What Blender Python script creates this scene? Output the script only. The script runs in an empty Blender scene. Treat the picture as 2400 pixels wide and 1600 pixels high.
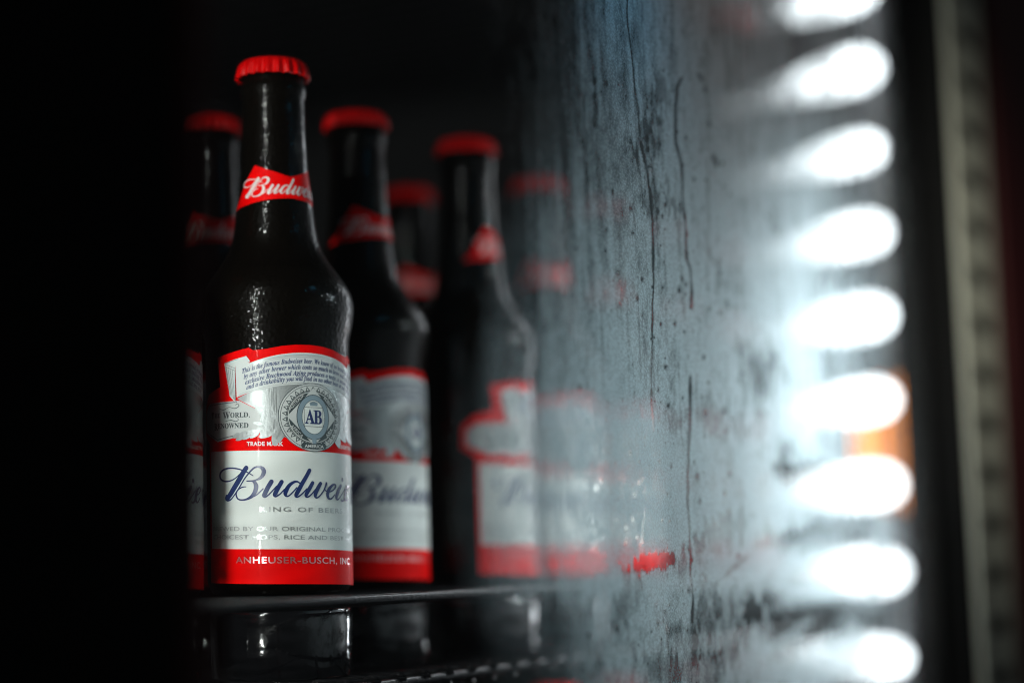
import bpy, bmesh, math, random
import numpy as np
from math import sin, cos, pi, radians, sqrt, atan2
from mathutils import Vector, Matrix

random.seed(7)
SC = bpy.context.scene
COL = SC.collection

# ------------------------------------------------------------------ camera
FPX = 4466.0                      # focal length in photo pixels (2400 wide)
PITCH, ROLL, CZ = radians(6.7), radians(1.7), 0.009
_f = np.array([0, cos(PITCH), sin(PITCH)])
_u0 = np.array([0, -sin(PITCH), cos(PITCH)])
_r0 = np.array([1.0, 0, 0])
_r = _r0 * cos(ROLL) - _u0 * sin(ROLL)
_u = _u0 * cos(ROLL) + _r0 * sin(ROLL)
_C = np.array([0, 0, CZ])
cam = bpy.data.cameras.new('camera')
cam.sensor_width = 36.0
cam.lens = 36.0 * FPX / 2400
cam.clip_start, cam.clip_end = 0.01, 50
cam.dof.use_dof = True
cam.dof.focus_distance = 0.783
cam.dof.aperture_fstop = 2.2
cam.dof.aperture_blades = 0
co = bpy.data.objects.new('camera', cam)
COL.objects.link(co)
M = Matrix.Identity(4)
for i in range(3):
    M[i][0], M[i][1], M[i][2], M[i][3] = _r[i], _u[i], -_f[i], _C[i]
co.matrix_world = M
SC.camera = co

# ------------------------------------------------------------------ world, exposure
wd = bpy.data.worlds.new('World'); SC.world = wd; wd.use_nodes = True
wd.node_tree.nodes['Background'].inputs[0].default_value = (0.85, 0.95, 1, 1)
wd.node_tree.nodes['Background'].inputs[1].default_value = 0.020
SC.view_settings.view_transform = 'Standard'
SC.view_settings.look = 'None'
SC.view_settings.exposure = 0
SC.view_settings.gamma = 1
SC.cycles.use_denoising = True
SC.cycles.filter_width = 1.1
SC.cycles.max_bounces = 10
SC.cycles.transparent_max_bounces = 16
SC.cycles.sample_clamp_indirect = 4
SC.cycles.caustics_reflective = False
SC.cycles.caustics_refractive = False

# frame of the cooler front: T runs along the front, N points into the cabinet
TH = atan2(0.45, 0.893)
T = Vector((sin(TH), cos(TH), 0)); N = Vector((-cos(TH), sin(TH), 0)); Z = Vector((0, 0, 1))
P0 = Vector((-0.059, 0.78, 0))
def fr(s, n, z):
    return P0 + T * s + N * n + Z * z

def area(name, loc, target, sx, sy, power, colr, spread=70):
    l = bpy.data.lights.new(name, 'AREA'); l.shape = 'RECTANGLE'; l.size = sx; l.size_y = sy
    l.energy = power; l.color = colr; l.spread = radians(spread)
    o = bpy.data.objects.new(name, l); COL.objects.link(o)
    o.location = loc
    o.rotation_euler = (Vector(target) - Vector(loc)).to_track_quat('-Z', 'Y').to_euler()
    return o
# added fill lamps out of view, outside the misted door
area('mist_fill_light', fr(0.42, -0.60, 0.30), fr(0.02, -0.104, 0.035), 0.14, 0.14, 0.17, (0.84, 0.96, 1.0), 29)  # added fill that brightens the left part of the mist
area('right_fill_light', fr(0.42, -0.60, 0.30), fr(0.275, -0.05, 0.05), 0.14, 0.14, 0.66, (0.95, 0.97, 1.0), 28)  # added fill for the turned bottle's label and the mist at right
area('trim_fill_light', fr(-0.25, -0.62, 0.45), fr(0.53, -0.13, 0.16), 0.10, 0.10, 0.05, (1.0, 0.97, 0.84), 22)  # added warm fill, aimed at the right-hand trim
area('blue_fill_light', fr(0.03, -0.165, 0.275), fr(0.055, -0.104, 0.20), 0.03, 0.03, 0.013, (0.07, 0.48, 0.80), 110)  # added blue fill that tints the mist near the top

def pxray(x, y):
    return _f + _r * (x - 1200) / FPX + _u * (800 - y) / FPX

# ------------------------------------------------------------------ materials
def mat(name):
    m = bpy.data.materials.new(name); m.use_nodes = True
    return m, m.node_tree, m.node_tree.nodes['Principled BSDF']

def simple(name, col, rough=0.5, metal=0.0, coat=0.0, bump=0.0, bscale=300.0, var=0.0, spec=0.5):
    m, nt, p = mat(name)
    p.inputs['Base Color'].default_value = (*col, 1)
    p.inputs['Roughness'].default_value = rough
    p.inputs['Metallic'].default_value = metal
    p.inputs['Coat Weight'].default_value = coat
    p.inputs['Coat Roughness'].default_value = 0.06
    p.inputs['Specular IOR Level'].default_value = spec
    tc = nt.nodes.new('ShaderNodeTexCoord')
    nz = nt.nodes.new('ShaderNodeTexNoise'); nz.inputs['Scale'].default_value = bscale
    nz.inputs['Detail'].default_value = 3
    nt.links.new(tc.outputs['Object'], nz.inputs['Vector'])
    if bump:
        b = nt.nodes.new('ShaderNodeBump'); b.inputs['Strength'].default_value = bump
        b.inputs['Distance'].default_value = 0.0004
        nt.links.new(nz.outputs['Fac'], b.inputs['Height'])
        nt.links.new(b.outputs['Normal'], p.inputs['Normal'])
    if var:
        mr = nt.nodes.new('ShaderNodeMapRange')
        mr.inputs['To Min'].default_value = rough - var; mr.inputs['To Max'].default_value = rough + var
        nt.links.new(nz.outputs['Fac'], mr.inputs['Value'])
        nt.links.new(mr.outputs['Result'], p.inputs['Roughness'])
    return m

def emit(name, col, strength):
    m = bpy.data.materials.new(name); m.use_nodes = True; nt = m.node_tree
    nt.nodes.clear()
    o = nt.nodes.new('ShaderNodeOutputMaterial'); e = nt.nodes.new('ShaderNodeEmission')
    e.inputs[0].default_value = (*col, 1); e.inputs[1].default_value = strength
    nt.links.new(e.outputs[0], o.inputs[0])
    return m

MAT = {}
MAT['glass'] = simple('dark_bottle_glass', (0.0025, 0.0018, 0.0012), rough=0.40, coat=0.24, bump=0.12, bscale=620, var=0.12, spec=0.035)
def bead_relief(m, scale, strength):
    nt = m.node_tree; p = nt.nodes['Principled BSDF']
    tc = nt.nodes.new('ShaderNodeTexCoord'); v = nt.nodes.new('ShaderNodeTexVoronoi'); v.feature = 'SMOOTH_F1'
    v.inputs['Scale'].default_value = scale
    mr = nt.nodes.new('ShaderNodeMapRange'); mr.inputs[1].default_value = .15; mr.inputs[2].default_value = .5; mr.inputs[3].default_value = 1; mr.inputs[4].default_value = 0
    b = nt.nodes.new('ShaderNodeBump'); b.inputs['Strength'].default_value = strength; b.inputs['Distance'].default_value = .0005
    old = p.inputs['Normal'].links[0].from_socket
    nt.links.new(tc.outputs['Object'], v.inputs['Vector']); nt.links.new(v.outputs['Distance'], mr.inputs[0]); nt.links.new(mr.outputs[0], b.inputs['Height'])
    nt.links.new(old, b.inputs['Normal'])
    nt.links.new(b.outputs['Normal'], p.inputs['Normal']); nt.links.new(b.outputs['Normal'], p.inputs['Coat Normal'])
bead_relief(MAT['glass'], 520, .20)
MAT['cap'] = simple('red_lacquer', (0.54, 0.0008, 0.0012), rough=0.36, coat=0.0, bump=0.05, bscale=900, spec=0.13)
MAT['red'] = simple('red_label_ink', (0.80, 0.0008, 0.0010), rough=0.52, coat=0.02, bump=0.05, bscale=700, spec=0.06)
MAT['white'] = simple('pearl_white_label', (0.66, 0.70, 0.675), rough=0.50, coat=0.07, bump=0.03, bscale=700, var=0.06)
MAT['banner'] = simple('pale_banner_paper', (0.62, 0.66, 0.65), rough=0.50, coat=0.07, bump=0.04, bscale=900)
MAT['grey'] = simple('grey_ribbon', (0.52, 0.55, 0.54), rough=0.40, coat=0.2)
MAT['blue'] = simple('navy_blue_ink', (0.012, 0.028, 0.12), rough=0.30, coat=0.3, bump=0.04, bscale=1200)
MAT['blue2'] = simple('soft_blue_ink', (0.055, 0.085, 0.19), rough=0.4, coat=0.2)
MAT['dark'] = simple('dark_grey_ink', (0.035, 0.055, 0.06), rough=0.4, coat=0.2)
MAT['steelblue'] = simple('belt_blue_grey_ink', (0.20, 0.28, 0.33), rough=0.4, coat=0.2)
MAT['foil'] = simple('silver_foil', (0.42, 0.45, 0.45), rough=0.50, metal=0.7, bump=0.5, bscale=700)
MAT['foilgrey'] = simple('grey_foil_print', (0.40, 0.43, 0.43), rough=0.30, metal=0.85, bump=0.1, bscale=900)
MAT['redfoil'] = simple('pinkish_foil_print', (0.72, 0.45, 0.45), rough=0.28, metal=0.9, bump=0.08, bscale=900)
MAT['offwhite'] = simple('off_white_ink', (0.72, 0.66, 0.64), rough=0.45)
MAT['wire'] = simple('black_coated_wire', (0.012, 0.012, 0.013), rough=0.17, coat=0.0, bump=0.25, bscale=420, spec=0.10)
MAT['tray'] = simple('wet_black_plastic', (0.006, 0.006, 0.007), rough=0.10, coat=0.6, bump=0.5, bscale=170)
MAT['cab'] = simple('black_cabinet_liner', (0.022, 0.022, 0.023), rough=0.6)
MAT['stile'] = simple('black_door_plastic', (0.009, 0.009, 0.009), rough=0.6, bump=0.05, spec=0.15)
MAT['redstile'] = simple('dark_red_door_paint', (0.07, 0.002, 0.003), rough=0.6)
MAT['alu'] = simple('dull_aluminium', (0.80, 0.81, 0.68), rough=0.5, metal=0.2, bump=0.15, bscale=200)
MAT['housing'] = simple('grey_led_housing', (0.05, 0.05, 0.055), rough=0.5)
MAT['orange'] = simple('orange_plastic', (0.95, 0.30, 0.004), rough=0.45)
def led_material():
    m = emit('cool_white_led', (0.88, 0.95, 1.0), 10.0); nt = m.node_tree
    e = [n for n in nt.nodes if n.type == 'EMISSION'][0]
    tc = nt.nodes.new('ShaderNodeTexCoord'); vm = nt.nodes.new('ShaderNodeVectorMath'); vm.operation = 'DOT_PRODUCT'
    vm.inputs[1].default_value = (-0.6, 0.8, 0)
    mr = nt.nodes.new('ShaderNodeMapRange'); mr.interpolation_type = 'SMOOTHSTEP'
    mr.inputs[1].default_value = 0.0; mr.inputs[2].default_value = 0.105; mr.inputs[3].default_value = 6.5; mr.inputs[4].default_value = 0.7  # emission fades along the tail, a painted smear of glow
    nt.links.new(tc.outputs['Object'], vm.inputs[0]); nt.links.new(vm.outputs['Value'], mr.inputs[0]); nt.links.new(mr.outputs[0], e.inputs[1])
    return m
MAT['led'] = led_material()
MAT['ledleft'] = emit('neutral_white_led', (0.97, 1.0, 0.96), 600.0)

# ------------------------------------------------------------------ object helpers
def new(name, me, m=None, parent=None):
    o = bpy.data.objects.new(name, me)
    if m is not None and not me.materials: me.materials.append(m)
    COL.objects.link(o)
    if parent: o.parent = parent
    return o
def bm_mesh(name, bm, smooth=False):
    me = bpy.data.meshes.new(name); bm.to_mesh(me); bm.free()
    if smooth:
        for p in me.polygons: p.use_smooth = True
    return me
def tag(o, label, cat, group=None):
    o['label'] = label; o['category'] = cat
    if group: o['group'] = group
    return o
def empty(name, loc):
    o = bpy.data.objects.new(name, None); o.empty_display_size = 0.02
    COL.objects.link(o); o.location = loc
    return o
def mark(o):
    o['kind'] = 'stuff'; return o
def copy_tree(o, parent=None):
    c = o.copy(); COL.objects.link(c); c.parent = parent
    for ch in list(o.children): copy_tree(ch, c)
    return c

def lathe(prof, n=64, name='m', flute=0, famp=0.0, fz=(0, 1)):
    bm = bmesh.new(); rows = []
    for r, z in prof:
        row = []
        for k in range(n):
            a = 2 * pi * k / n; rr = r
            if flute:
                wgt = min(max((z - fz[0]) / (fz[1] - fz[0]), 0), 1)
                rr = r + famp * wgt * (0.5 + 0.5 * cos(flute * a)) ** 0.7
            row.append(bm.verts.new((rr * sin(a), -rr * cos(a), z)))
        rows.append(row)
    for a, b in zip(rows[:-1], rows[1:]):
        for k in range(n):
            bm.faces.new((a[k], a[(k + 1) % n], b[(k + 1) % n], b[k]))
    bm.faces.new(rows[0][::-1]); bm.faces.new(rows[-1])
    bmesh.ops.recalc_face_normals(bm, faces=bm.faces)
    return bm_mesh(name, bm, True)

def tube_into(bm, pts, r, n=8, cap=True):
    pts = [Vector(p) for p in pts]; rings = []
    for i, p in enumerate(pts):
        d = (pts[min(i + 1, len(pts) - 1)] - pts[max(i - 1, 0)]).normalized()
        a = d.cross(Vector((0.123, 0.2, 1)).normalized()).normalized(); b = d.cross(a)
        rr = r[i] if isinstance(r, (list, tuple)) else r
        rings.append([bm.verts.new(p + a * rr * cos(2 * pi * k / n) + b * rr * sin(2 * pi * k / n)) for k in range(n)])
    for A, B in zip(rings[:-1], rings[1:]):
        for k in range(n): bm.faces.new((A[k], A[(k + 1) % n], B[(k + 1) % n], B[k]))
    if cap:
        bm.faces.new(rings[0][::-1]); bm.faces.new(rings[-1])
def tube(name, pts, r, n=8):
    bm = bmesh.new(); tube_into(bm, pts, r, n)
    bmesh.ops.recalc_face_normals(bm, faces=bm.faces)
    return bm_mesh(name, bm, True)

def slab(name, s0, s1, n0, n1, z0, z1, bevel=0.0):
    """a box in the cooler's own frame"""
    bm = bmesh.new()
    v = [bm.verts.new(fr(s, n, z)) for s in (s0, s1) for n in (n0, n1) for z in (z0, z1)]
    for q in ((0, 1, 3, 2), (4, 6, 7, 5), (0, 4, 5, 1), (2, 3, 7, 6), (0, 2, 6, 4), (1, 5, 7, 3)):
        bm.faces.new([v[i] for i in q])
    bmesh.ops.recalc_face_normals(bm, faces=bm.faces)
    if bevel:
        bmesh.ops.bevel(bm, geom=list(bm.edges), offset=bevel, segments=3, affect='EDGES', profile=0.5)
    return bm_mesh(name, bm)

# ------------------------------------------------------------------ the cooler's shell (setting)
for nm, a in (('back_wall', (-0.45, 0.72, 0.50, 0.53, -0.75, 0.95)),
              ('side_wall', (0.70, 0.72, -0.09, 0.498, -0.75, 0.95)),
              ('side_wall', (-0.47, -0.452, -0.09, 0.53, -0.75, 0.95))):
    o = new(nm, slab(nm, *a), MAT['cab']); o['kind'] = 'structure'

o = new('light_shield', slab('light_shield', -.262, -.25, -.075, .001, -.75, .95), MAT['cab']); o['kind'] = 'structure'  # unseen slab added to keep the left lamps' light off the mist

# ------------------------------------------------------------------ bottle geometry, in metres
RB = 0.0306
PROF = [(0.0, 0.0295), (0.006, RB), (0.1045, RB), (0.108, 0.0310), (0.113, 0.0322), (0.118, 0.0330), (0.122, 0.0331),
        (0.126, 0.0324), (0.1305, 0.0303), (0.135, 0.0272), (0.140, 0.0236), (0.145, 0.0204), (0.150, 0.0185),
        (0.156, 0.0174), (0.1655, 0.0163), (0.180, 0.0145), (0.198, 0.0137), (0.213, 0.0134), (0.2145, 0.0140),
        (0.2175, 0.0143), (0.221, 0.0138), (0.2245, 0.0132)]
_pz = [p[0] for p in PROF]; _pr = [p[1] for p in PROF]
def rad(z): return float(np.interp(z, _pz, _pr))

B1 = (-0.1009, 0.812)          # where the front bottle stands
A0 = 33.0                     # azimuth its label faces, degrees right of the camera axis
SKEW = 0.033                  # the labels are glued on slightly crooked
def trace(x, y, z=0.08):
    """a spot of the front bottle seen at a photo pixel -> flat label coordinates in mm (w round the bottle, v up)"""
    d = pxray(x, y)
    for _ in range(10):
        rr = rad(z)
        A = d[0] ** 2 + d[1] ** 2; Bq = -d[0] * B1[0] - d[1] * B1[1]
        c = B1[0] ** 2 + B1[1] ** 2 - rr * rr
        t = (-Bq - sqrt(max(Bq * Bq - A * c, 0))) / A
        p = _C + d * t; z = p[2]
    phi = atan2(p[0] - B1[0], -(p[1] - B1[1])) - radians(A0)
    view = math.degrees(phi) + A0 - 7
    return phi, z * 1000, max(cos(radians(view)), 0.35)
def c3(x, y): return 420 + x * .20408, 780 + y * .20408
def p1(x, y): return 420 + x * .10204, 1060 + y * .10204
def p2(x, y): return 640 + x * .08929, 1060 + y * .08929
def flat(px):
    phi, v, c = trace(*px)
    w = phi * 30.2
    return w, v + SKEW * (w + 8), c

LAY = [0]
def body_map(w, v, off):
    a = w / 30.2; z = (v - SKEW * (w + 8)) / 1000; r = RB + off / 1000
    return (r * sin(a), -r * cos(a), z)
def neck_map(w, v, off):
    a = w / 15.5; z = v / 1000; r = rad(z) + off / 1000
    return (r * sin(a), -r * cos(a), z)

def wrap(bm, off, mp, step=2.0, zcuts=()):
    ws = [v.co.x for v in bm.verts]; vs = [v.co.y for v in bm.verts]
    x = math.floor(min(ws) / step) * step + step
    while x < max(ws):
        bmesh.ops.bisect_plane(bm, geom=list(bm.verts) + list(bm.edges) + list(bm.faces), plane_co=(x, 0, 0), plane_no=(1, 0, 0), dist=1e-5)
        x += step
    for zc in zcuts:
        if min(vs) < zc < max(vs):
            bmesh.ops.bisect_plane(bm, geom=list(bm.verts) + list(bm.edges) + list(bm.faces), plane_co=(0, zc, 0), plane_no=(0, 1, 0), dist=1e-5)
    for v in bm.verts:
        v.co = Vector(mp(v.co.x, v.co.y, off + v.co.z))
    for f in bm.faces: f.normal_update()
    # outward normals
    for f in bm.faces:
        c = f.calc_center_median()
        if f.normal.x * c.x + f.normal.y * c.y < 0: f.normal_flip()

def polys(name, plist, off, m, parent, mp=body_map, step=2.0, zcuts=(), smooth=True):
    bm = bmesh.new()
    for i, pl in enumerate(plist):
        vs = [bm.verts.new((a, b, i * 0.004)) for a, b in pl]
        try: bm.faces.new(vs)
        except ValueError: pass
    bmesh.ops.triangulate(bm, faces=list(bm.faces))
    wrap(bm, off, mp, step, zcuts)
    o = new(name, bm_mesh(name, bm, smooth), m, parent)
    return mark(o) if len(plist) > 1 else o

def ellipse(cx, cy, rx, ry, n=56, a0=0, a1=2 * pi):
    return [(cx + rx * cos(a0 + (a1 - a0) * k / n), cy + ry * sin(a0 + (a1 - a0) * k / n)) for k in range(n)]
def line(a, b, wd):
    dx, dy = b[0] - a[0], b[1] - a[1]; L = sqrt(dx * dx + dy * dy) or 1
    nx, ny = -dy / L * wd / 2, dx / L * wd / 2
    return [(a[0] + nx, a[1] + ny), (b[0] + nx, b[1] + ny), (b[0] - nx, b[1] - ny), (a[0] - nx, a[1] - ny)]
def ringpolys(cx, cy, rx, ry, wd, n=48):
    out = []
    for k in range(n):
        a, b = 2 * pi * k / n, 2 * pi * (k + 1) / n
        out.append([(cx + rx * cos(a), cy + ry * sin(a)), (cx + rx * cos(b), cy + ry * sin(b)),
                    (cx + (rx - wd) * cos(b), cy + (ry - wd) * sin(b)), (cx + (rx - wd) * cos(a), cy + (ry - wd) * sin(a))])
    return out
def flatpolys(name, plist, off, m, parent, mp=body_map, **k):
    """many polygons that never overlap each other: all at the same height"""
    bm = bmesh.new()
    for pl in plist:
        bm.faces.new([bm.verts.new((a, b, 0)) for a, b in pl])
    bmesh.ops.triangulate(bm, faces=list(bm.faces))
    wrap(bm, off, mp, k.get('step', 2.0))
    return mark(new(name, bm_mesh(name, bm, True), m, parent))

def catmull(pts, sub=6):
    out = []
    P = [pts[0]] + list(pts) + [pts[-1]]
    for i in range(1, len(P) - 2):
        p0, p1_, p2_, p3 = [np.array(q, float) for q in P[i - 1:i + 3]]
        for k in range(sub):
            t = k / sub
            out.append(0.5 * ((2 * p1_) + (p2_ - p0) * t + (2 * p0 - 5 * p1_ + 4 * p2_ - p3) * t * t + (3 * p1_ - p0 - 3 * p2_ + p3) * t ** 3))
    out.append(np.array(pts[-1], float))
    return out
def stroke_polys(pts, sub=6):
    """pts (w, v, width) -> list of quads of a calligraphic stroke"""
    c = catmull(pts, sub); L = []; R = []
    for i, q in enumerate(c):
        d = c[min(i + 1, len(c) - 1)][:2] - c[max(i - 1, 0)][:2]
        n = np.array([-d[1], d[0]]) / (np.linalg.norm(d) + 1e-9)
        L.append(q[:2] + n * max(q[2], 0.1) / 2); R.append(q[:2] - n * max(q[2], 0.1) / 2)
    out = [[tuple(L[i]), tuple(L[i + 1]), tuple(R[i + 1]), tuple(R[i])] for i in range(len(c) - 1)]
    for q in (c[0], c[-1]):
        out.append(ellipse(q[0], q[1], max(q[2], 0.1) / 2, max(q[2], 0.1) / 2, 10))
    return out

# ------------------------------------------------------------------ lettering
def italic(s):
    r = ''
    for ch in s:
        if 'a' <= ch <= 'z': r += chr(0x1D482 + ord(ch) - 97)
        elif 'A' <= ch <= 'Z': r += chr(0x1D468 + ord(ch) - 65)
        else: r += ch
    return r
def serif(s):
    r = ''
    for ch in s:
        if 'a' <= ch <= 'z': r += chr(0x1D41A + ord(ch) - 97)
        elif 'A' <= ch <= 'Z': r += chr(0x1D400 + ord(ch) - 65)
        else: r += ch
    return r
def text_bm(items):
    """items: (string, size in mm, transform(x, y)->(w, v), fit width or None, fattening) -> one bmesh of flat letters"""
    bm = bmesh.new()
    for s, size, tf, fit, fat, spacing in items:
        cu = bpy.data.curves.new('t', 'FONT'); cu.body = s; cu.size = size; cu.offset = fat; cu.resolution_u = 3
        cu.space_character = spacing
        ob = bpy.data.objects.new('t', cu); COL.objects.link(ob)
        dg = bpy.context.evaluated_depsgraph_get(); dg.update()
        me = bpy.data.meshes.new_from_object(ob.evaluated_get(dg))
        k0 = len(bm.verts)
        bm.from_mesh(me); bm.verts.ensure_lookup_table()
        vs = bm.verts[k0:]
        if vs:
            x0 = min(v.co.x for v in vs); x1 = max(v.co.x for v in vs)
            sc = fit / (x1 - x0) if fit else 1.0
            for v in vs:
                w, h = tf((v.co.x - x0) * sc, v.co.y, (x1 - x0) * sc)
                v.co = Vector((w, h, 0))
        bpy.data.objects.remove(ob); bpy.data.curves.remove(cu); bpy.data.meshes.remove(me)
    return bm
def letters(name, items, off, m, parent, mp=body_map, step=3.0):
    bm = text_bm(items); wrap(bm, off, mp, step)
    return mark(new(name, bm_mesh(name, bm), m, parent))
def at(w0, v0, slant=0.0): return lambda x, y, W: (w0 + x + slant * y, v0 + y)
def mid(wc, v0): return lambda x, y, W: (wc - W / 2 + x, v0 + y)
def rot(wc, vc, ang):
    c, s = cos(radians(ang)), sin(radians(ang))
    return lambda x, y, W: (wc + (x - W / 2) * c - y * s, vc + (x - W / 2) * s + y * c)

# script word drawn as pen strokes
SCRIPT = []
def S(fn, pts, kscale):
    out = []
    for x, y, wd in pts:
        w, v, c = flat(fn(x, y))
        out.append((w, v, wd * kscale / 5.72 * 0.86))
    SCRIPT.append(out)
k1, k2 = .10204, .08929
S(p1, [(1700,530,25),(1620,480,32),(1530,435,36),(1440,400,38),(1330,370,40),(1220,358,42),(1110,365,48),(1020,400,55),(960,460,66),(942,540,72),(965,610,62),(1020,650,52),(1100,662,44),(1190,645,38),(1270,605,34),(1340,550,30),(1400,490,30)], k1)
S(p1, [(1545,352,130),(1470,465,140),(1400,590,145),(1300,760,150),(1205,920,150),(1125,1040,130)], k1)
S(p1, [(1100,1000,90),(1090,1060,90),(1125,1098,60),(1190,1080,42),(1250,1010,36),(1310,920,36),(1400,780,36),(1500,610,38),(1590,490,42),(1650,420,46),(1720,355,48),(1790,330,55),(1860,332,70),(1920,370,105),(1945,430,122),(1930,500,110),(1880,570,85),(1800,620,55),(1720,645,42),(1640,652,36),(1560,655,32)], k1)
S(p1, [(1680,650,34),(1740,690,95),(1768,760,122),(1765,830,122),(1740,910,115),(1690,985,100),(1620,1040,75),(1530,1078,50),(1430,1088,42),(1360,1065,42),(1325,1010,48),(1315,940,48),(1345,870,42),(1410,815,36),(1480,790,30),(1540,785,24)], k1)
S(p1, [(1700,1010,32),(1760,985,34),(1840,920,34),(1930,830,34)], k1)
S(p1, [(2120,665,118),(2040,800,122),(1975,930,122),(1950,990,105),(1985,1015,52),(2060,965,38),(2140,880,36),(2240,770,36)], k1)
S(p2, [(225,765,125),(130,930,130),(62,1060,130),(42,1120,105),(70,1152,58),(130,1125,48),(200,1070,42),(300,960,40)], k2)
S(p2, [(690,800,44),(640,765,52),(570,765,72),(480,810,92),(400,890,115),(340,1000,130),(320,1085,112),(345,1140,62),(400,1140,46),(470,1085,42),(550,1000,42),(620,920,42)], k2)
S(p2, [(950,465,118),(870,620,122),(760,810,128),(680,960,128),(612,1085,125),(598,1140,95),(630,1165,55),(700,1130,46),(790,1050,42),(880,950,40)], k2)
S(p2, [(1030,795,115),(950,940,122),(882,1060,120),(858,1130,98),(885,1168,54),(950,1140,46),(1030,1060,42),(1110,960,40)], k2)
S(p2, [(1235,810,115),(1170,930,130),(1110,1060,130),(1100,1140,105),(1130,1185,55),(1190,1160,46),(1260,1080,42),(1320,990,44),(1360,900,60),(1382,830,75),(1385,800,70)], k2)
S(p2, [(1345,960,40),(1370,1000,40),(1410,1022,36)], k2)
E_ = [(1480,1030,40),(1560,990,42),(1620,920,58),(1625,860,66),(1590,835,62),(1530,870,85),(1460,960,120),(1420,1080,125),(1430,1170,105),(1470,1215,65),(1530,1200,50),(1600,1110,42)]
S(p2, E_, k2)
S(p2, [(1760,870,110),(1710,980,135),(1660,1110,140),(1650,1190,110),(1680,1232,60),(1730,1190,44),(1790,1090,38),(1870,950,36)], k2)
S(p2, [(1893,860,45),(1893,950,70),(1888,1060,100),(1872,1160,110),(1840,1240,80),(1800,1272,55),(1770,1250,40),(1765,1215,36)], k2)
_e = SCRIPT[12]
ex = SCRIPT[14][3][0] + 4.6 - _e[3][0]
SCRIPT.append([(w + ex, v - 0.1, d) for w, v, d in _e])                 # the second e
rx = SCRIPT[14][3][0] + 8.6
SCRIPT.append([(rx - 1.6, 40.5, .5), (rx, 44.3, .9), (rx + .5, 45.0, 1.1), (rx + .9, 44.3, .8), (rx + 2.2, 44.4, .7)])
SCRIPT.append([(rx + 2.2, 44.4, .8), (rx + 1.4, 41.6, 1.9), (rx + .9, 39.3, 1.9), (rx + 1.4, 38.3, .9), (rx + 2.8, 39.2, .6), (rx + 4.4, 41.4, .5)])
_wd, _vd, _ = flat(p2(1812, 715))
DOT = ellipse(_wd, _vd, 0.85, 0.95, 14)

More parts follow.
